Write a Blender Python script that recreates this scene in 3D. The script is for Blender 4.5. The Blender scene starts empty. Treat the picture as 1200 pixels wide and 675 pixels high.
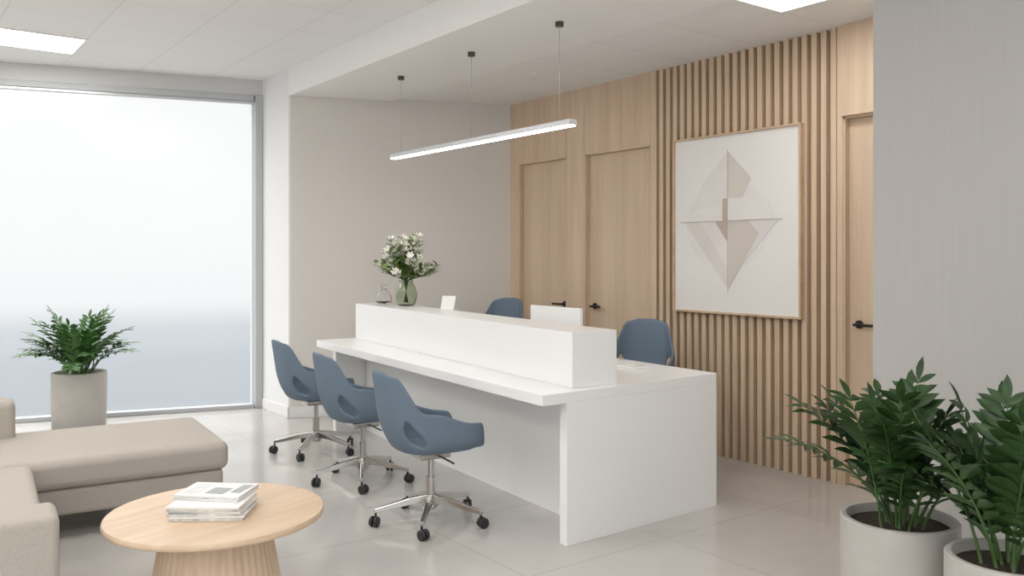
import bpy, bmesh, math, random
from mathutils import Vector, Matrix
random.seed(7)
S = bpy.context.scene
S.view_settings.view_transform = 'Standard'
S.view_settings.look = 'None'
S.view_settings.exposure = .07
R = math.radians

# ------------------------------------------------------------------ materials
def newmat(name):
    m = bpy.data.materials.new(name); m.use_nodes = True
    nt = m.node_tree
    return m, nt, nt.nodes['Principled BSDF']

def plain(name, col, rough=.5, metal=0, noise=0.0, nscale=(8, 8, 8), bump=0.0, bscale=80, spec=.5, emis=0):
    m, nt, b = newmat(name)
    b.inputs['Base Color'].default_value = (*col, 1)
    b.inputs['Roughness'].default_value = rough
    b.inputs['Metallic'].default_value = metal
    b.inputs['Specular IOR Level'].default_value = spec
    tc = nt.nodes.new('ShaderNodeTexCoord')
    if noise:
        mp = nt.nodes.new('ShaderNodeMapping'); mp.inputs['Scale'].default_value = nscale
        n = nt.nodes.new('ShaderNodeTexNoise'); n.inputs['Scale'].default_value = 1; n.inputs['Detail'].default_value = 6
        r = nt.nodes.new('ShaderNodeValToRGB')
        r.color_ramp.elements[0].position = .3; r.color_ramp.elements[1].position = .7
        r.color_ramp.elements[0].color = (*[c*(1-noise) for c in col], 1)
        r.color_ramp.elements[1].color = (*[min(1, c*(1+noise)) for c in col], 1)
        nt.links.new(tc.outputs['Object'], mp.inputs['Vector']); nt.links.new(mp.outputs['Vector'], n.inputs['Vector'])
        nt.links.new(n.outputs['Fac'], r.inputs['Fac']); nt.links.new(r.outputs['Color'], b.inputs['Base Color'])
    if bump:
        n2 = nt.nodes.new('ShaderNodeTexNoise'); n2.inputs['Scale'].default_value = bscale; n2.inputs['Detail'].default_value = 3
        bp = nt.nodes.new('ShaderNodeBump'); bp.inputs['Strength'].default_value = bump; bp.inputs['Distance'].default_value = .004
        nt.links.new(tc.outputs['Object'], n2.inputs['Vector']); nt.links.new(n2.outputs['Fac'], bp.inputs['Height'])
        nt.links.new(bp.outputs['Normal'], b.inputs['Normal'])
    return m

def wood(name, c1, c2, scale=(14, 14, .7), rough=.5):
    m, nt, b = newmat(name)
    b.inputs['Roughness'].default_value = rough
    b.inputs['Specular IOR Level'].default_value = .3
    tc = nt.nodes.new('ShaderNodeTexCoord')
    mp = nt.nodes.new('ShaderNodeMapping'); mp.inputs['Scale'].default_value = scale
    n = nt.nodes.new('ShaderNodeTexNoise'); n.inputs['Scale'].default_value = 1; n.inputs['Detail'].default_value = 8; n.inputs['Distortion'].default_value = .4
    mp2 = nt.nodes.new('ShaderNodeMapping'); mp2.inputs['Scale'].default_value = tuple(s*7 for s in scale)
    n2 = nt.nodes.new('ShaderNodeTexNoise'); n2.inputs['Scale'].default_value = 1; n2.inputs['Detail'].default_value = 4
    mx = nt.nodes.new('ShaderNodeMath'); mx.operation = 'MULTIPLY_ADD'; mx.inputs[1].default_value = .35
    r = nt.nodes.new('ShaderNodeValToRGB')
    r.color_ramp.elements[0].position = .42; r.color_ramp.elements[1].position = .88
    r.color_ramp.elements[0].color = (*c1, 1); r.color_ramp.elements[1].color = (*c2, 1)
    L = nt.links.new
    L(tc.outputs['Object'], mp.inputs['Vector']); L(mp.outputs['Vector'], n.inputs['Vector'])
    L(tc.outputs['Object'], mp2.inputs['Vector']); L(mp2.outputs['Vector'], n2.inputs['Vector'])
    L(n2.outputs['Fac'], mx.inputs[0]); L(n.outputs['Fac'], mx.inputs[2])
    L(mx.outputs[0], r.inputs['Fac']); L(r.outputs['Color'], b.inputs['Base Color'])
    return m

def gridmat(name, base, joint, sx, sy, ox, oy, jw, rough, var=.03, spec=.5, nscale=1.5):
    m, nt, b = newmat(name); L = nt.links.new
    b.inputs['Roughness'].default_value = rough
    b.inputs['Specular IOR Level'].default_value = spec
    tc = nt.nodes.new('ShaderNodeTexCoord')
    sep = nt.nodes.new('ShaderNodeSeparateXYZ'); L(tc.outputs['Object'], sep.inputs[0])
    def line(out, s, o):
        a = nt.nodes.new('ShaderNodeMath'); a.operation = 'SUBTRACT'; a.inputs[1].default_value = o; L(out, a.inputs[0])
        p = nt.nodes.new('ShaderNodeMath'); p.operation = 'PINGPONG'; p.inputs[1].default_value = s/2; L(a.outputs[0], p.inputs[0])
        c = nt.nodes.new('ShaderNodeMath'); c.operation = 'LESS_THAN'; c.inputs[1].default_value = jw; L(p.outputs[0], c.inputs[0])
        return c.outputs[0]
    mxm = nt.nodes.new('ShaderNodeMath'); mxm.operation = 'MAXIMUM'
    L(line(sep.outputs['X'], sx, ox), mxm.inputs[0]); L(line(sep.outputs['Y'], sy, oy), mxm.inputs[1])
    n = nt.nodes.new('ShaderNodeTexNoise'); n.inputs['Scale'].default_value = nscale; n.inputs['Detail'].default_value = 8
    L(tc.outputs['Object'], n.inputs['Vector'])
    r = nt.nodes.new('ShaderNodeValToRGB')
    r.color_ramp.elements[0].position = .3; r.color_ramp.elements[1].position = .7
    r.color_ramp.elements[0].color = (*[c*(1-var) for c in base], 1); r.color_ramp.elements[1].color = (*[c*(1+var) for c in base], 1)
    L(n.outputs['Fac'], r.inputs['Fac'])
    mix = nt.nodes.new('ShaderNodeMix'); mix.data_type = 'RGBA'
    L(mxm.outputs[0], mix.inputs['Factor']); L(r.outputs['Color'], mix.inputs['A']); mix.inputs['B'].default_value = (*joint, 1)
    L(mix.outputs['Result'], b.inputs['Base Color'])
    return m

def emit(name, col, st):
    m = bpy.data.materials.new(name); m.use_nodes = True; nt = m.node_tree; nt.nodes.clear()
    o = nt.nodes.new('ShaderNodeOutputMaterial'); e = nt.nodes.new('ShaderNodeEmission')
    e.inputs[0].default_value = (*col, 1); e.inputs[1].default_value = st
    nt.links.new(e.outputs[0], o.inputs[0]); return m

def glassmat(name, tint, rough=.02):
    m, nt, b = newmat(name)
    b.inputs['Base Color'].default_value = (*tint, 1); b.inputs['Roughness'].default_value = rough
    b.inputs['Transmission Weight'].default_value = 1; b.inputs['IOR'].default_value = 1.4
    return m

def winglass(name):
    m = bpy.data.materials.new(name); m.use_nodes = True; nt = m.node_tree; nt.nodes.clear()
    o = nt.nodes.new('ShaderNodeOutputMaterial'); t = nt.nodes.new('ShaderNodeBsdfTransparent'); g = nt.nodes.new('ShaderNodeBsdfGlossy')
    g.inputs['Roughness'].default_value = .25; t.inputs[0].default_value = (.985, .99, .99, 1)
    mx = nt.nodes.new('ShaderNodeMixShader'); mx.inputs[0].default_value = .03
    nt.links.new(t.outputs[0], mx.inputs[1]); nt.links.new(g.outputs[0], mx.inputs[2]); nt.links.new(mx.outputs[0], o.inputs[0]); return m

M_wallwarm = plain('paint_warm_grey', (.70, .67, .635), .8, bump=.05)
M_wallgrey = plain('paint_cool_grey', (.49, .478, .465), .8, noise=.02, nscale=(60, 60, 2), bump=.1)
M_header = plain('paint_header_grey', (.62, .62, .62), .8)
M_wallwhite = plain('paint_white', (.79, .79, .79), .7)
M_ceil = gridmat('ceiling_tile', (.82, .812, .80), (.72, .715, .71), .6, .6, .10, 7.25, .005, .85, .01, .1)
M_ceilR = gridmat('ceiling_tile_low', (.82, .812, .80), (.71, .705, .70), .6, .6, 4.31, 3.12, .005, .85, .01, .1)
M_soffit = plain('soffit_plaster', (.85, .842, .83), .8)
M_floor = gridmat('floor_porcelain_tile', (.51, .49, .465), (.40, .385, .365), .9, .9, .55, .35, .003, .12, .10, .6)
M_white = plain('white_solid_surface', (.85, .85, .845), .28)
M_oak = wood('oak_panel', (.57, .425, .295), (.69, .545, .41))
M_oakd = wood('oak_door', (.57, .43, .30), (.68, .54, .405), (9, 9, .5))
M_oakslat = wood('oak_slat', (.56, .415, .285), (.68, .53, .39), (30, 30, .8))
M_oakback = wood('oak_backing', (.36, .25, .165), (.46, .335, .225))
M_oaktop = wood('oak_tabletop', (.53, .39, .265), (.66, .51, .37), (2, 18, 18), .4)
M_frame = wood('oak_frame', (.50, .35, .22), (.64, .48, .33), (12, 12, 12))
M_alu = plain('aluminium', (.55, .56, .57), .35, .6)
M_winframe = plain('window_frame_grey', (.46, .475, .49), .5)
M_blue = plain('blue_grey_fabric', (.15, .20, .258), .85, noise=.06, nscale=(200, 200, 200), bump=.2, bscale=400, spec=.25)
M_sofa = plain('taupe_fabric', (.42, .385, .345), .95, noise=.06, nscale=(150, 150, 150), bump=.3, bscale=350, spec=.2)
M_chrome = plain('satin_metal', (.52, .50, .475), .2, 1.0)
M_black = plain('black_plastic', (.02, .02, .022), .4)
M_conc = plain('concrete_pot', (.47, .45, .42), .85, noise=.06, nscale=(6, 6, 6), bump=.25, bscale=60)
M_soil = plain('soil', (.035, .022, .014), 1, noise=.5, nscale=(60, 60, 60), bump=1, bscale=60)
M_leaf = plain('leaf_green', (.028, .068, .018), .4, noise=.5, nscale=(9, 9, 9), spec=.35)
M_leaf2 = plain('leaf_bright_green', (.05, .13, .03), .42, noise=.5, nscale=(9, 9, 9), spec=.4)
M_stem = plain('stem_green', (.06, .12, .03), .5)
M_petal = plain('petal_white', (.86, .84, .76), .6)
M_flowleaf = plain('bouquet_leaf', (.20, .30, .09), .5, noise=.3, nscale=(20, 20, 20))
M_glassg = glassmat('green_glass', (.72, .79, .66), .08)
M_glassc = glassmat('clear_glass', (.95, .96, .96), .02)
M_paper = plain('paper', (.78, .77, .75), .6)
M_cover = plain('magazine_cover', (.62, .63, .62), .4, noise=.35, nscale=(25, 9, 9))
M_ink = plain('print_ink', (.36, .38, .39), .6)
M_canvas = plain('art_paper', (.80, .785, .765), .8, bump=.05)
M_panel = emit('led_panel', (1, .97, .93), 15)
M_bar = emit('led_diffuser', (1, .98, .95), 14)
M_blackm = plain('black_metal', (.015, .015, .016), .35, .3)
M_canopy = plain('bronze_canopy', (.09, .08, .075), .4, .3)

# ------------------------------------------------------------------ mesh helpers
def obj_from_bm(bm, name, mats, parent=None, smooth=False, bevel=0, seg=2, subsurf=0):
    me = bpy.data.meshes.new(name); bm.normal_update(); bm.to_mesh(me); bm.free()
    for m in (mats if isinstance(mats, (list, tuple)) else [mats]): me.materials.append(m)
    if smooth or seg > 2:
        for p in me.polygons: p.use_smooth = True
    o = bpy.data.objects.new(name, me); S.collection.objects.link(o)
    if parent: o.parent = parent
    if bevel:
        b = o.modifiers.new('bevel', 'BEVEL'); b.width = bevel; b.segments = seg; b.limit_method = 'ANGLE'; b.angle_limit = R(35)
        if seg > 2:
            wn = o.modifiers.new('wn', 'WEIGHTED_NORMAL'); wn.keep_sharp = False
    return o

def bm_prism(bm, poly, z0, z1, mi=0):
    lo = [bm.verts.new((x, y, z0)) for x, y in poly]; hi = [bm.verts.new((x, y, z1)) for x, y in poly]
    fs = [bm.faces.new(hi), bm.faces.new(lo[::-1])]
    n = len(poly)
    for i in range(n):
        fs.append(bm.faces.new((lo[i], lo[(i+1) % n], hi[(i+1) % n], hi[i])))
    for f in fs: f.material_index = mi
    return lo+hi

def prism(name, poly, z0, z1, mat, parent=None, bevel=0, seg=2):
    a = sum(poly[i][0]*poly[(i+1) % len(poly)][1]-poly[(i+1) % len(poly)][0]*poly[i][1] for i in range(len(poly)))
    if a < 0: poly = poly[::-1]
    bm = bmesh.new(); bm_prism(bm, poly, z0, z1)
    return obj_from_bm(bm, name, mat, parent, bevel=bevel, seg=seg)

def rect(x0, y0, x1, y1): return [(x0, y0), (x1, y0), (x1, y1), (x0, y1)]
def box(name, a, b, mat, parent=None, bevel=0, seg=2):
    return prism(name, rect(a[0], a[1], b[0], b[1]), a[2], b[2], mat, parent, bevel, seg)

def multibox(name, lst, mat, parent=None, bevel=0):
    bm = bmesh.new()
    for a, b in lst: bm_prism(bm, rect(a[0], a[1], b[0], b[1]), a[2], b[2])
    return obj_from_bm(bm, name, mat, parent, bevel=bevel)

def empty(name, loc, rz=0):
    e = bpy.data.objects.new(name, None); e.location = loc; e.rotation_euler = (0, 0, rz); e.empty_display_size = .1
    S.collection.objects.link(e); return e

def lathe(name, prof, mat, parent=None, n=48, loc=(0, 0, 0), smooth=True):
    bm = bmesh.new(); rings = []
    for r, z in prof:
        if r < 1e-5: rings.append([bm.verts.new((loc[0], loc[1], loc[2]+z))])
        else: rings.append([bm.verts.new((loc[0]+r*math.cos(2*math.pi*i/n), loc[1]+r*math.sin(2*math.pi*i/n), loc[2]+z)) for i in range(n)])
    for a, b in zip(rings, rings[1:]):
        for i in range(n):
            j = (i+1) % n
            if len(a) == 1 and len(b) == 1: continue
            if len(a) == 1: bm.faces.new((a[0], b[j], b[i]))
            elif len(b) == 1: bm.faces.new((a[i], a[j], b[0]))
            else: bm.faces.new((a[i], a[j], b[j], b[i]))
    bmesh.ops.recalc_face_normals(bm, faces=bm.faces)
    o = obj_from_bm(bm, name, mat, parent, smooth=smooth)
    if smooth:
        m = o.modifiers.new('es', 'EDGE_SPLIT'); m.split_angle = R(40)
    return o

def bm_tube(bm, pts, rads, n=6, mi=0, cap=True):
    rings = []
    for k, p in enumerate(pts):
        p = Vector(p)
        t = (Vector(pts[min(k+1, len(pts)-1)])-Vector(pts[max(k-1, 0)])).normalized()
        up = Vector((0, 0, 1)) if abs(t.z) < .95 else Vector((1, 0, 0))
        a = t.cross(up).normalized(); b = t.cross(a)
        r = rads[k] if isinstance(rads, (list, tuple)) else rads
        rings.append([bm.verts.new(p+a*r*math.cos(2*math.pi*i/n)+b*r*math.sin(2*math.pi*i/n)) for i in range(n)])
    for A, B in zip(rings, rings[1:]):
        for i in range(n):
            f = bm.faces.new((A[i], A[(i+1) % n], B[(i+1) % n], B[i])); f.material_index = mi; f.smooth = True
    if cap:
        for rr in (rings[0], rings[-1]):
            f = bm.faces.new(rr); f.material_index = mi

def tube(name, pts, rads, mat, parent=None, n=10):
    bm = bmesh.new(); bm_tube(bm, pts, rads, n)
    bmesh.ops.recalc_face_normals(bm, faces=bm.faces)
    return obj_from_bm(bm, name, mat, parent)

# ------------------------------------------------------------------ room shell
XW = 4.90
BWa, BWb = (4.90, 6.62), (2.95, 7.32)      # back wall line
WR, WL = (2.95, 7.98), (-2.0, 9.32)        # window line
ZS, ZR, ZC = 2.885, 2.905, 3.13            # soffit, reception ceiling, lounge ceiling heights
def wl(x): return WR[1]+(x-WR[0])*(WL[1]-WR[1])/(WL[0]-WR[0])
prism('floor', [(-3.5, -2.5), (6.5, -2.5), (6.5, 8.3), (3.1, 8.3), (2.95, wl(2.95)+.1), (-3.5, wl(-3.5)+.1)], -.12, 0, M_floor)
prism('ceiling', [(-3.5, -2.5), (2.95, -2.5), (2.95, wl(2.95)+.25), (-3.5, wl(-3.5)+.25)], ZC, 3.3, M_ceil)
prism('ceiling_soffit', [(2.95, -2.5), (3.84, -2.5), (3.84, 7.2), (2.95, 7.318)], ZS, 3.3, M_soffit)
prism('ceiling_reception', rect(3.84, -2.5, 6.5, 7.2), ZR, 3.3, M_ceilR)
prism('wall_back', [BWa, (5.3, 6.476), (5.3, 7.6), (2.966, 7.6), (2.966, 7.3143)], 0, 3.0, M_wallwarm)
prism('wall_return', [BWb, (2.9659, 7.3143), (2.9659, 8.3), (2.95, 8.3)], 0, 3.29, M_wallwhite)
prism('wall_window_header', [(2.949, wl(2.95)), (-2, wl(-2)), (-2, wl(-2)+.25), (2.949, wl(2.95)+.25)], 2.98, ZC, M_header)
prism('wall_window_side', [(-2.001, wl(-2)), (-3.4, wl(-3.4)), (-3.4, wl(-3.4)+.2), (-2.001, wl(-2)+.2)], 0, ZC, M_wallwarm)
prism('wall_left', rect(-3.5, 4.2, -3.4, wl(-3.4)+.2), 0, ZC, M_wallwarm)
win = empty('window_1', (0, 0, 0))
def wbar(name, xa, xb, za, zb, off0, off1, mat, bev=.004):
    prism(name, [(xa, wl(xa)+off0), (xb, wl(xb)+off0), (xb, wl(xb)+off1), (xa, wl(xa)+off1)], za, zb, mat, win, bev)
wbar('frame_top', -2, 2.87, 2.925, 2.98, -.02, .08, M_winframe)
wbar('frame_bottom', -2, 2.87, 0, .04, -.02, .08, M_winframe)
wbar('frame_side_1', 2.885, 2.945, 0, 2.98, -.03, .085, M_winframe)
wbar('frame_side_2', -.02, .06, 0, 2.98, -.02, .08, M_winframe)
wbar('frame_side_3', -2, -1.94, 0, 2.98, -.02, .08, M_winframe)
wbar('bead', -2, 2.885, 2.90, 2.925, 0, .05, M_alu)
wbar('glass_pane', -2, 2.9, .03, 2.95, .03, .04, winglass('window_glass'), 0)
def seg_board(name, p, q, t, h, mat, bev=.003):
    p = Vector(p); q = Vector(q); d = (q-p).normalized(); nrm = Vector((-d.y, d.x))*t
    prism(name, [tuple(p), tuple(q), tuple(q+nrm), tuple(p+nrm)], 0, h, mat, None, bev)
seg_board('baseboard_back', (4.87, 6.620), (2.95, 7.308), .012, .10, M_wallwhite)
seg_board('baseboard_return', (2.949, 7.31), (2.949, 7.94), .014, .10, M_wallwhite)

multibox('wall_right', [
    ((XW, 6.489, 0), (5.3, 6.7, 3.0)),
    ((XW, 5.785, 2.33), (5.3, 6.487, 3.0)),
    ((XW, 5.548, 0), (5.3, 5.783, 3.0)),
    ((XW, 4.765, 2.33), (5.3, 5.546, 3.0)),
    ((XW, 4.735, 0), (5.3, 4.763, 3.0)),
    ((XW+.06, 3.10, 0), (5.3, 4.733, 3.0)),
    ((XW, 3.085, 0), (5.3, 3.128, 3.0)),
    ((XW-.03, 2.25, 2.33), (5.3, 3.083, 3.0)),
    ((5.0, 4.76, 0), (5.3, 6.49, 2.33)),
    ((5.0, 2.2, 0), (5.3, 3.1, 2.33)),
], M_oak, bevel=.002)
sl = []
n = 23; y0, y1 = 3.15, 4.715
for i in range(n):
    y = y0+(y1-y0)*i/(n-1)
    sl.append(((XW-.005, y-.020, 0), (XW+.055, y+.020, 3.0)))
multibox('slat_wall_cladding', sl, M_oakslat, bevel=.002)
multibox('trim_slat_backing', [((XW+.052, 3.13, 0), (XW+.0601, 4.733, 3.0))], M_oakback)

def door(idx, ya, yb, lever_y, ldir):
    e = empty('door_%d' % idx, (XW+.05, (ya+yb)/2, 0))
    w = (yb-ya)/2
    box('leaf', (.0, -w+.004, .006), (.045, w-.004, 2.318), M_oakd, e, .002)
    for s, nm in ((-1, 'jamb_1'), (1, 'jamb_2')):
        box(nm, (-.048, min(s*w, s*(w-.012)), 0), (-.001, max(s*w, s*(w-.012)), 2.33), M_oak, e)
    box('head_jamb', (-.048, -w, 2.318), (-.001, w, 2.33), M_oak, e)
    ly = lever_y-(ya+yb)/2
    tube('rosette', [(-.0, ly, 1.02), (-.012, ly, 1.02)], .026, M_blackm, e, 20)
    tube('lever_neck', [(-.01, ly, 1.02), (-.055, ly, 1.02)], .009, M_blackm, e, 12)
    box('lever', (-.064, min(ly-ldir*.012, ly+ldir*.12), 1.011), (-.048, max(ly-ldir*.012, ly+ldir*.12), 1.029), M_blackm, e, .004)
door(1, 5.785, 6.487, 5.86, 1)
door(2, 4.767, 5.546, 5.46, -1)
door(3, 2.31, 3.083, 3.0, -1)

prism('wall_near_right', [(3.93, 2.31), (3.93, -2.5), (5.3, -2.5), (5.3, 2.31)], 0, 3.0, M_wallgrey)

def panel(x0, y0, x1, y1, z):
    e = empty('ceiling_light_panel', ((x0+x1)/2, (y0+y1)/2, z))
    hx, hy = (x1-x0)/2, (y1-y0)/2
    box('diffuser', (-hx+.012, -hy+.012, -.006), (hx-.012, hy-.012, 0), M_panel, e)
    for k, (a, b) in enumerate([((-hx, -hy), (hx, -hy+.012)), ((-hx, hy-.012), (hx, hy)), ((-hx, -hy+.012), (-hx+.012, hy-.012)), ((hx-.012, -hy+.012), (hx, hy-.012))]):
        box('rim_%d' % k, (a[0], a[1], -.009), (b[0], b[1], 0), M_wallwhite, e)
for px_, py_ in ((.1, 7.27), (.1, 4.27), (.1, 1.27), (.1, -1.13), (-2.3, 7.27), (-2.3, 4.27), (-2.3, 1.27)):  # first panel is in frame; the rest are unseen, added to brighten the room
    panel(px_, py_, px_+1.2, py_+.58, ZC)
panel(3.86, 2.52, 4.31, 3.12, ZR)
sp = empty('ceiling_sprinkler', (4.20, 5.35, ZR))
lathe('plate', [(0, 0), (.035, 0), (.035, -.006), (.012, -.012), (.01, -.03), (0, -.03)], M_wallwhite, sp, 20)

# pendant bar light
b1 = Vector((3.355, 3.898)); b2 = Vector((3.353, 6.130))
mid = (b1+b2)/2; ln = (b2-b1).length; ang = math.atan2((b2-b1).y, (b2-b1).x)
pe = empty('linear_pendant_light', (mid.x, mid.y, 2.24), ang)
box('housing', (-ln/2, -.03, 0), (ln/2, .03, .035), M_alu, pe, .003)
box('diffuser', (-ln/2+.01, -.026, -.006), (ln/2-.01, .026, .0), M_bar, pe)
for k, x in enumerate((-ln/2+.13, -.02, ln/2-.13)):
    tube('cable_%d' % k, [(x, 0, .035), (x, 0, .63)], .0018, M_alu, pe, 6)
    lathe('canopy_%d' % k, [(0, ZS-2.24-.028), (.026, ZS-2.24-.028), (.026, ZS-2.24), (0, ZS-2.24)], M_canopy, pe, 20, (x, 0, 0))

# ------------------------------------------------------------------ reception desk
desk = empty('reception_desk', (0, 0, 0))
NF, NB, FB, FF = (2.60, 3.25), (3.91, 3.27), (4.07, 6.42), (2.85, 6.49)
def lerp(a, b, t): return (a[0]+(b[0]-a[0])*t, a[1]+(b[1]-a[1])*t)
prism('worktop', [NF, NB, FB, FF], .715, .77, M_white, desk, .003)
pf = lerp(NF, NB, .12); pb = NB
prism('end_panel', [pf, pb, (pb[0]+.004, pb[1]+.06), (pf[0]+.004, pf[1]+.06)], 0, .715, M_white, desk, .002)
qf = lerp(FF, FB, .115); qb = FB
prism('end_panel_far', [qf, qb, (qb[0]-.004, qb[1]-.06), (qf[0]-.004, qf[1]-.06)], 0, .715, M_white, desk, .002)
prism('front_panel', [(3.04, 3.32), (3.10, 3.32), (3.31, 6.40), (3.25, 6.40)], 0, .715, M_white, desk)
prism('riser', [(2.855, 3.325), (3.155, 3.312), (3.48, 6.44), (3.18, 6.455)], .77, 1.057, M_white, desk, .003)
vase = empty('flower_vase', (3.36, 5.93, 1.057))
lathe('glass_body', [(0, 0), (.055, 0), (.07, .01), (.086, .055), (.088, .10), (.072, .15), (.052, .185), (.058, .205), (.053, .205), (.047, .185), (.066, .148), (.082, .10), (.08, .057), (.06, .014), (0, .012)], M_glassg, vase)
def leafbm(bm, base, dirv, nrm, L, W, mi=0, fold=.25, droop=.15):
    dirv = dirv.normalized(); side = dirv.cross(nrm).normalized(); up = side.cross(dirv).normalized()
    prof = [0.08, .8, 1.0, .72, .0]
    prev = None
    for i, w in enumerate(prof):
        t = i/(len(prof)-1)
        c = base+dirv*L*t-up*droop*L*t*t
        l = c+side*W/2*w+up*fold*W*w*.5; r = c-side*W/2*w+up*fold*W*w*.5
        cur = (bm.verts.new(l), bm.verts.new(c), bm.verts.new(r)) if w > 0 else (bm.verts.new(c),)
        if prev:
            if len(cur) == 3:
                fs = [bm.faces.new((prev[0], prev[1], cur[1], cur[0])), bm.faces.new((prev[1], prev[2], cur[2], cur[1]))]
            else:
                fs = [bm.faces.new((prev[0], prev[1], cur[0])), bm.faces.new((prev[1], prev[2], cur[0]))]
            for f in fs: f.material_index = mi; f.smooth = True
        prev = cur
bm = bmesh.new()
rnd = random.Random(3)
for i in range(48):
    az = rnd.uniform(0, 6.283); el = rnd.uniform(.2, 1.5); L = rnd.uniform(.21, .30)+.06*(el > 1.0)
    d = Vector((math.cos(az)*math.cos(el), math.sin(az)*math.cos(el), math.sin(el)))
    p0 = Vector((-d.x*.02, -d.y*.02, .03)); p1 = Vector((d.x*.02, d.y*.02, .2)); p2 = p1+d*L*.5; p3 = p1+d*L-Vector((0, 0, .02*math.cos(el)))
    bm_tube(bm, [p0, p1, p2, p3], .0022, 5, 1)
    for k in range(8):
        t = .15+.11*k; q = p1+d*L*t
        a2 = rnd.uniform(0, 6.283); nn = Vector((math.cos(a2), math.sin(a2), .5))
        leafbm(bm, q, (d*.6+nn).normalized(), Vector((0, 0, 1)), rnd.uniform(.06, .105), rnd.uniform(.028, .04), 0, .2, .3)
    if i % 3 == 0 or el > 1.1:
        for s in range(3):
            q = p3-d*.05*s*.9
            fd = (d+Vector((rnd.uniform(-.6, .6), rnd.uniform(-.6, .6), rnd.uniform(-.1, .5)))).normalized()
            a_ = fd.orthogonal().normalized(); b_ = fd.cross(a_)
            for k in range(6):
                an = k*math.pi/3; o = a_*math.cos(an)+b_*math.sin(an)
                leafbm(bm, q, fd*.8+o*.85, -o, .055, .024, 2, .2, -.1)
obj_from_bm(bm, 'bouquet', [M_flowleaf, M_stem, M_petal], vase)
jar = empty('glass_jar', (3.36, 6.30, 1.057))
lathe('jar_body', [(0, 0), (.05, 0), (.064, .02), (.066, .055), (.05, .09), (.026, .108), (.024, .122), (.03, .127), (.026, .127), (.02, .108), (.045, .086), (.06, .055), (.057, .022), (0, .008)], M_glassc, jar)
lathe('stopper', [(0, .115), (.016, .115), (.018, .132), (.027, .148), (.022, .165), (0, .17)], M_glassc, jar)
ch = empty('card_holder', (3.35, 5.30, 1.057), R(-60))
bm = bmesh.new()
vs = [bm.verts.new(v) for v in [(-.055, -.01, 0), (.055, -.01, 0), (.055, .025, .1), (-.055, .025, .1), (-.055, -.004, 0), (.055, -.004, 0), (.055, .031, .1), (-.055, .031, .1)]]
for f in ((0, 1, 2, 3), (7, 6, 5, 4), (0, 4, 5, 1), (1, 5, 6, 2), (2, 6, 7, 3), (3, 7, 4, 0)): bm.faces.new([vs[i] for i in f])
obj_from_bm(bm, 'card', M_paper, ch)
box('foot', (-.055, -.015, 0), (.055, .05, .006), M_paper, ch)
mon = empty('computer_monitor', (3.60, 4.36, .77), 0)
box('screen_shell', (-.012, -.26, .06), (.012, .26, .345), M_white, mon, .006, 3)
box('screen_face', (.012, -.25, .07), (.0135, .25, .335), M_black, mon)
box('stand_neck', (-.05, -.03, .0), (-.035, .03, .2), M_alu, mon, .003)
box('stand_arm', (-.05, -.03, .17), (-.011, .03, .2), M_alu, mon, .003)
box('stand_foot', (-.09, -.1, 0), (.08, .1, .008), M_alu, mon, .003)
kb = empty('keyboard', (3.70, 3.85, .77), R(-4))
box('keyboard_body', (-.06, -.2, 0), (.06, .2, .012), M_white, kb, .003)
multibox('keys', [((-.05+.021*r, -.19+.0255*c, .012), (-.05+.021*r+.017, -.19+.0255*c+.021, .017)) for r in range(5) for c in range(15)], M_paper, kb)

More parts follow.
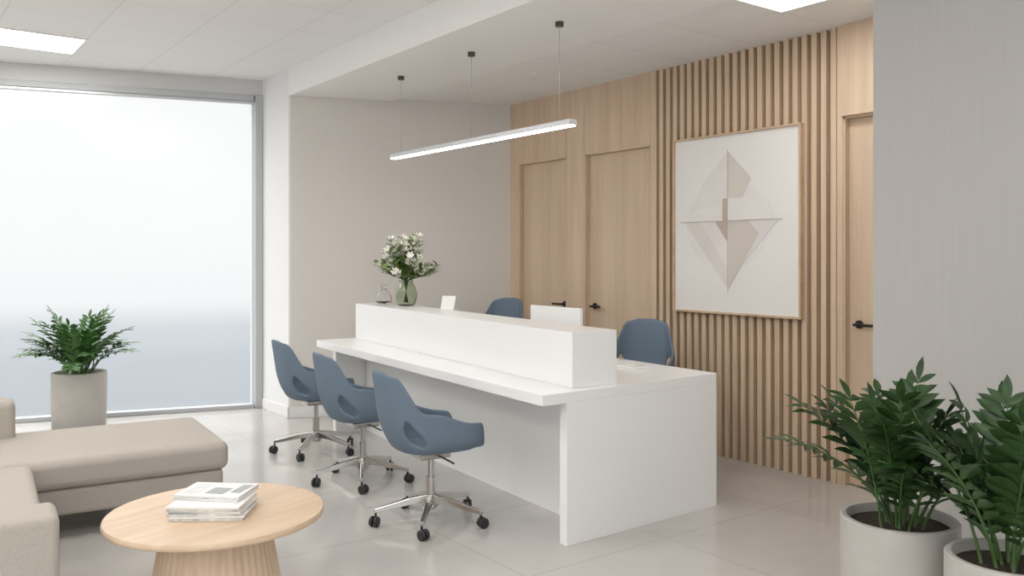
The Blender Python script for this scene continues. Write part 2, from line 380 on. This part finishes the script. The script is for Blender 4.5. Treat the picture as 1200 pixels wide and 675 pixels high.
# ------------------------------------------------------------------ chairs
def sm(a, b, x):
    t = max(0, min(1, (x-a)/(b-a))); return t*t*(3-2*t)
def chair(loc, rz, lift=0.0, star=0.3):
    e = empty('swivel_chair', (loc[0], loc[1], 0), rz)
    hs = .405+lift
    NP, NT = 88, 22
    bm = bmesh.new()
    cen = bm.verts.new((0, 0, hs)); grid = []
    for i in range(NP):
        phi = -math.pi+2*math.pi*i/NP; ap = abs(math.degrees(phi))
        c, s_ = math.cos(phi), math.sin(phi)
        ex = 3.6 if ap < 90 else 3.6-.9*sm(90, 140, ap)
        a, b = .235, .228
        Rr = 1/((abs(c)/a)**ex+(abs(s_)/b)**ex)**(1/ex)
        h = .015+.125*sm(34, 46, ap)+.075*sm(46, 118, ap)+.195*sm(120, 141, ap)+.02*sm(141, 165, ap)
        col = []
        for j in range(1, NT+1):
            t = j/NT
            if t <= .4:
                r = Rr*.80*(t/.4); z = .012*(t/.4)**2
            else:
                q = (t-.4)/.6
                r = Rr*(.80+.22*math.sin(min(1, q*1.8)*math.pi/2))
                z = .012+h*(q**1.3)
            x, y = r*c, r*s_
            bk = sm(105, 145, ap)
            x -= bk*max(0, z-.02)*.17
            y *= 1-.12*bk*sm(.15, .42, z)
            if ap < 60: x += .015*(1 if t > .4 else t/.4)
            col.append(bm.verts.new((x, y, hs+z)))
        grid.append(col)
    holes = []
    for i in range(NP):
        j = (i+1) % NP
        bm.faces.new((cen, grid[i][0], grid[j][0]))
        phi = abs(math.degrees(-math.pi+2*math.pi*(i+.5)/NP))
        for k in range(NT-1):
            t = (k+1.5)/NT
            f = bm.faces.new((grid[i][k], grid[i][k+1], grid[j][k+1], grid[j][k]))
            if ((phi-131)/12)**2+((t-.64)/.085)**2 < 1: holes.append(f)
    bmesh.ops.delete(bm, geom=holes, context='FACES')
    bmesh.ops.recalc_face_normals(bm, faces=bm.faces)
    o = obj_from_bm(bm, 'seat_shell', M_blue, e, smooth=True)
    sd = o.modifiers.new('solid', 'SOLIDIFY'); sd.thickness = .018; sd.offset = 0
    ss = o.modifiers.new('sub', 'SUBSURF'); ss.levels = 1; ss.render_levels = 1
    box('mechanism', (-.09, -.07, hs-.05), (.09, .07, hs-.012), M_chrome, e, .01, 3)
    tube('adjust_lever', [(.02, -.06, hs-.035), (.04, -.2, hs-.05)], .005, M_black, e, 8)
    lathe('gas_column', [(0, hs-.045), (.017, hs-.045), (.017, .25+lift*.5), (.026, .25+lift*.5), (.026, .11), (0, .11)], M_chrome, e, 24)
    lathe('hub', [(0, .145), (.032, .145), (.042, .13), (.044, .09), (.03, .078), (0, .078)], M_chrome, e, 24)
    bm = bmesh.new()
    wheels = bmesh.new()
    for k in range(5):
        an = star+k*2*math.pi/5
        ca, sa = math.cos(an), math.sin(an)
        rows = []
        for r, z, w, hh in ((.02, .132, .022, .022), (.12, .122, .018, .018), (.22, .100, .014, .014), (.305, .084, .013, .011)):
            rows.append([bm.verts.new((r*ca-sy*w*sa, r*sa+sy*w*ca, z+sz*hh)) for sy, sz in ((-1, -1), (1, -1), (.7, 1), (-.7, 1))])
        for Aq, Bq in zip(rows, rows[1:]):
            for m_ in range(4): bm.faces.new((Aq[m_], Aq[(m_+1) % 4], Bq[(m_+1) % 4], Bq[m_]))
        bm.faces.new(rows[0]); bm.faces.new(rows[-1])
        bm_tube(wheels, [(.298*ca, .298*sa, .08), (.298*ca, .298*sa, .045)], .007, 8)
        for off in (-.014, .014):
            wa = an+.9
            ax = Vector((-math.sin(wa), math.cos(wa), 0)); cc = Vector((.298*ca, .298*sa, .0285))+Vector((math.cos(wa), math.sin(wa), 0))*.012
            bm_tube(wheels, [cc+ax*(off-.009), cc+ax*(off-.006), cc+ax*(off+.006), cc+ax*(off+.009)], [.022, .028, .028, .022], 18)
    bmesh.ops.recalc_face_normals(bm, faces=bm.faces)
    obj_from_bm(bm, 'star_base', M_chrome, e, bevel=.003)
    bmesh.ops.recalc_face_normals(wheels, faces=wheels.faces)
    obj_from_bm(wheels, 'castors', M_black, e)
    return e
chair((2.42, 4.00), R(-6), 0, R(20))
chair((2.51, 4.99), R(-4), 0, R(30))
chair((2.605, 5.94), R(-4), 0, R(12))
chair((4.22, 4.22), R(212), .15, R(20))
chair((4.20, 5.96), R(200), .235, R(50))

# ------------------------------------------------------------------ sofa
sofa = empty('sectional_sofa', (.62, 4.86, 0), R(-4.7))
box('chaise_cushion', (-.9, 0, .255), (.965, .92, .412), M_sofa, sofa, .045, 6)
box('chaise_base', (-.9, .03, .115), (.94, .90, .257), M_sofa, sofa, .025, 4)
box('seat_cushion', (-.9, -1.24, .255), (0, -.004, .412), M_sofa, sofa, .045, 6)
box('seat_base', (-.9, -1.24, .115), (-.03, .03, .257), M_sofa, sofa, .025, 4)
box('arm', (-1.1, -1.47, .08), (.02, -1.245, .53), M_sofa, sofa, .03, 5)
box('backrest_end', (-1.12, .74, .08), (-.05, .96, .62), M_sofa, sofa, .04, 5)
box('backrest_side', (-1.12, -1.46, .08), (-.86, .96, .66), M_sofa, sofa, .04, 5)
for k, (x, y) in enumerate(((.80, .14), (.80, .80), (-.1, .14), (-.12, -1.2), (-1.0, -1.38), (-1.0, .88), (-.12, -1.38))):
    box('foot_%d' % k, (x-.025, y-.025, 0), (x+.025, y+.025, .14), M_black, sofa)

# ------------------------------------------------------------------ coffee table
ct = empty('round_coffee_table', (1.10, 3.485, 0), R(20))
lathe('table_top', [(0, .392), (.408, .392), (.422, .397), (.425, .402), (.425, .412), (.421, .42), (0, .42)], M_oaktop, ct, 96)
bm = bmesh.new(); nn = 48
rng = []
for z, r in ((0, .275), (.392, .205)):
    ring = []
    for i in range(nn*2):
        a = 2*math.pi*i/(nn*2); rr = r-(.003 if i % 2 else 0)
        ring.append(bm.verts.new((rr*math.cos(a), rr*math.sin(a), z)))
    rng.append(ring)
for i in range(nn*2):
    j = (i+1) % (nn*2); bm.faces.new((rng[0][i], rng[0][j], rng[1][j], rng[1][i]))
bm.faces.new(rng[1]); bm.faces.new(rng[0][::-1])
obj_from_bm(bm, 'conical_base', M_oak, ct)
ms = empty('magazine_stack', (1.10, 3.48, .42), R(-48))
zz = 0
rm = random.Random(5)
def mag(x, y, rot, z, t, name, w=.215, l=.285, cover=M_paper):
    c, s_ = math.cos(rot), math.sin(rot)
    poly = [(x+c*a-s_*b, y+s_*a+c*b) for a, b in ((-l/2, -w/2), (l/2, -w/2), (l/2, w/2), (-l/2, w/2))]
    prism(name, poly, z, z+t, cover, ms, .001)
for k in range(6):
    mag(.0+rm.uniform(-.006, .006), -.03+rm.uniform(-.006, .006), R(12+rm.uniform(-3, 3)), zz, .0085, 'magazine_%d' % k, cover=M_paper if k % 2 else M_cover); zz += .0095
for k in range(3):
    mag(-.02, .035, R(4+rm.uniform(-2, 2)), zz, .006, 'magazine_top_%d' % k, .2, .27, M_cover if k == 1 else M_paper); zz += .007
bl = []
for k in range(7): bl.append(((-.13, -.04+.02*k, zz-.001), (-.06+rm.uniform(-.01, .01), -.036+.02*k, zz-.0006)))
bl.append(((-.04, -.03, zz-.001), (.04, .06, zz-.0006))); bl.append(((.055, 0, zz-.001), (.10, .12, zz-.0006)))
multibox('cover_print', bl, M_ink, ms)

# ------------------------------------------------------------------ potted plants
def pot(e, r, h):
    lathe('pot', [(0, 0), (r*.93, 0), (r*.97, .012), (r, h*.5), (r, h-.006), (r-.006, h), (r-.022, h), (r-.026, h-.006), (r-.03, h-.04), (0, h-.04)], M_conc, e, 64)
    lathe('soil', [(0, h-.025), (r*.5, h-.028), (r-.029, h-.034)], M_soil, e, 32)
def zzplant(name, x, y, r, h, stems, Lmin, Lmax, leafL, leafW, seed, mleaf, spread=1.0, nl=11, wide=.9, off=0):
    e = empty(name, (x, y, 0)); pot(e, r, h)
    rr = random.Random(seed); bm = bmesh.new()
    for i in range(stems):
        az = 2*math.pi*(i+rr.uniform(-.3, .3))/stems*1.618*3+off
        inner = (i/stems)
        lean = spread*(.15+.85*inner)*rr.uniform(.8, 1.15)
        L = rr.uniform(Lmin, Lmax)*(1.0+.05*inner)
        rad0 = r*.5*rr.uniform(.1, 1)
        p = Vector((math.cos(az)*rad0, math.sin(az)*rad0, h-.03))
        out = Vector((math.cos(az), math.sin(az), 0))
        pts = [p.copy()]; N = 12; th = math.pi/2-lean*.35
        for k in range(N):
            th -= lean*wide/N
            p = p+(out*math.cos(th)+Vector((0, 0, math.sin(th))))*L/N
            pts.append(p.copy())
        bm_tube(bm, pts, [.0065*(1-.75*k/N) for k in range(N+1)], 6, 1)
        side = out.cross(Vector((0, 0, 1)))
        for q in range(nl):
            t = .24+.74*q/(nl-1)
            f = t*N; k = min(N-1, int(f)); c = pts[k].lerp(pts[k+1], f-k); tg = (pts[k+1]-pts[k]).normalized()
            up = side.cross(tg)
            sc = (.65+.5*math.sin(math.pi*min(1, (t-.2)/.85)))*rr.uniform(.85, 1.12)
            for sg in (-1, 1):
                d = (tg*.7+side*sg*rr.uniform(.75, 1.0)+up*rr.uniform(-.15, .4))
                nrm = (up+side*sg*-.25)
                leafbm(bm, c+tg*rr.uniform(-.006, .006), d, nrm, leafL*sc, leafW*sc, 0, .3, .22)
        leafbm(bm, pts[-1], pts[-1]-pts[-2], side.cross(pts[-1]-pts[-2]), leafL*.9, leafW*.8, 0, .3, .1)
    obj_from_bm(bm, 'foliage', [mleaf, M_stem], e)
    return e
zzplant('potted_zz_plant', 3.106, 1.721, .21, .463, 19, .42, .55, .108, .040, 11, M_leaf, 1.15, 10)
zzplant('potted_zz_plant', 2.975, 1.275, .19, .465, 18, .42, .54, .108, .040, 23, M_leaf, 1.1, 10)
zzplant('potted_fern', 1.37, 8.00, .215, .47, 30, .40, .56, .10, .034, 5, M_leaf2, 1.35, 12, 1.1)

# ------------------------------------------------------------------ framed artwork
art = empty('framed_artwork', (4.893, 3.925, 1.68))
hw, hh, fw = .562, .648, .015
box('paper', (-.022, -hw+.01, -hh+.01), (-.002, hw-.01, hh-.01), M_canvas, art)
box('frame_top', (-.04, -hw, hh-fw), (0, hw, hh), M_frame, art, .002)
box('frame_bottom', (-.04, -hw, -hh), (0, hw, -hh+fw), M_frame, art, .002)
box('frame_left', (-.04, hw-fw, -hh+fw), (0, hw, hh-fw), M_frame, art, .002)
box('frame_right', (-.04, -hw, -hh+fw), (0, -hw+fw, hh-fw), M_frame, art, .002)
def shape(name, pts, col, lay):
    m = plain('art_'+name, col, .8, noise=.04, nscale=(3, 3, 3))
    bm = bmesh.new(); x = -.0225-.0008*lay
    vs = [bm.verts.new((x, hw-2*hw*s, hh-2*hh*t)) for s, t in pts]
    vb = [bm.verts.new((x+.0007, v.co.y, v.co.z)) for v in vs]
    bm.faces.new(vs); bm.faces.new(vb[::-1])
    for i in range(len(vs)):
        j = (i+1) % len(vs); bm.faces.new((vs[i], vb[i], vb[j], vs[j]))
    bmesh.ops.recalc_face_normals(bm, faces=bm.faces)
    obj_from_bm(bm, name, m, art)
circ = [(.44+.33*math.cos(a*math.pi/24), .50+.26*math.sin(a*math.pi/24)) for a in range(48)]
shape('disc', circ, (.78, .765, .745), 1)
shape('facet_left_up', [(.46, .10), (.46, .38), (.14, .43), (.26, .26)], (.75, .73, .705), 2)
shape('facet_right_up', [(.46, .10), (.64, .26), (.56, .38), (.46, .38)], (.67, .625, .58), 3)
shape('facet_left_low', [(.10, .485), (.46, .485), (.46, .86)], (.72, .68, .645), 4)
shape('facet_left_low2', [(.24, .485), (.46, .485), (.46, .75)], (.76, .73, .705), 5)
shape('facet_right_low', [(.46, .485), (.62, .485), (.70, .56), (.46, .86)], (.63, .575, .53), 6)
shape('facet_right_low2', [(.62, .485), (.84, .485), (.58, .72), (.56, .69)], (.73, .70, .67), 5)
shape('facet_mid_right', [(.46, .36), (.76, .36), (.82, .485), (.46, .485)], (.79, .77, .75), 7)
shape('facet_mid_dark', [(.40, .36), (.46, .36), (.46, .60), (.36, .485)], (.50, .42, .36), 8)
shape('facet_mid_light', [(.34, .485), (.40, .36), (.42, .36), (.42, .485)], (.78, .75, .72), 9)
shape('axis_h', [(.07, .482), (.87, .482), (.87, .486), (.07, .486)], (.5, .45, .4), 10)
shape('axis_v', [(.459, .09), (.463, .09), (.463, .88), (.459, .88)], (.6, .54, .48), 10)

# ------------------------------------------------------------------ world + camera
w = bpy.data.worlds.new('overcast_sky'); S.world = w; w.use_nodes = True
nt = w.node_tree; bg = nt.nodes['Background']
tc = nt.nodes.new('ShaderNodeTexCoord'); sp_ = nt.nodes.new('ShaderNodeSeparateXYZ'); mr = nt.nodes.new('ShaderNodeMapRange')
mr.inputs['From Min'].default_value = -.3; mr.inputs['From Max'].default_value = .2
cr = nt.nodes.new('ShaderNodeValToRGB'); el = cr.color_ramp; el.interpolation = 'EASE'
el.elements[0].position = 0; el.elements[0].color = (.84, .86, .88, 1)
el.elements[1].position = 1; el.elements[1].color = (.96, .96, .96, 1)
for p, c in ((.22, (.80, .82, .84, 1)), (.29, (.58, .62, .665, 1)), (.36, (.60, .645, .69, 1)), (.43, (.67, .705, .74, 1)), (.51, (.91, .92, .93, 1)), (.65, (.955, .958, .96, 1))):
    q = el.elements.new(p); q.color = c
# an overcast sky is several times brighter towards the zenith than at the horizon
mr2 = nt.nodes.new('ShaderNodeMapRange'); mr2.interpolation_type = 'SMOOTHSTEP'
mr2.inputs['From Min'].default_value = .2; mr2.inputs['From Max'].default_value = .6
mr2.inputs['To Min'].default_value = 1.0; mr2.inputs['To Max'].default_value = 4.6
nt.links.new(tc.outputs['Generated'], sp_.inputs[0]); nt.links.new(sp_.outputs['Z'], mr.inputs['Value']); nt.links.new(sp_.outputs['Z'], mr2.inputs['Value'])
nt.links.new(mr.outputs['Result'], cr.inputs['Fac']); nt.links.new(cr.outputs['Color'], bg.inputs['Color'])
nt.links.new(mr2.outputs['Result'], bg.inputs['Strength'])

cam = bpy.data.cameras.new('camera'); co = bpy.data.objects.new('camera', cam); S.collection.objects.link(co)
co.location = (0, 0, 1.45); co.rotation_euler = (R(90), 0, R(-36.61))
cam.sensor_width = 36; cam.lens = 30; cam.shift_y = -.03125; cam.clip_start = .05
S.camera = co
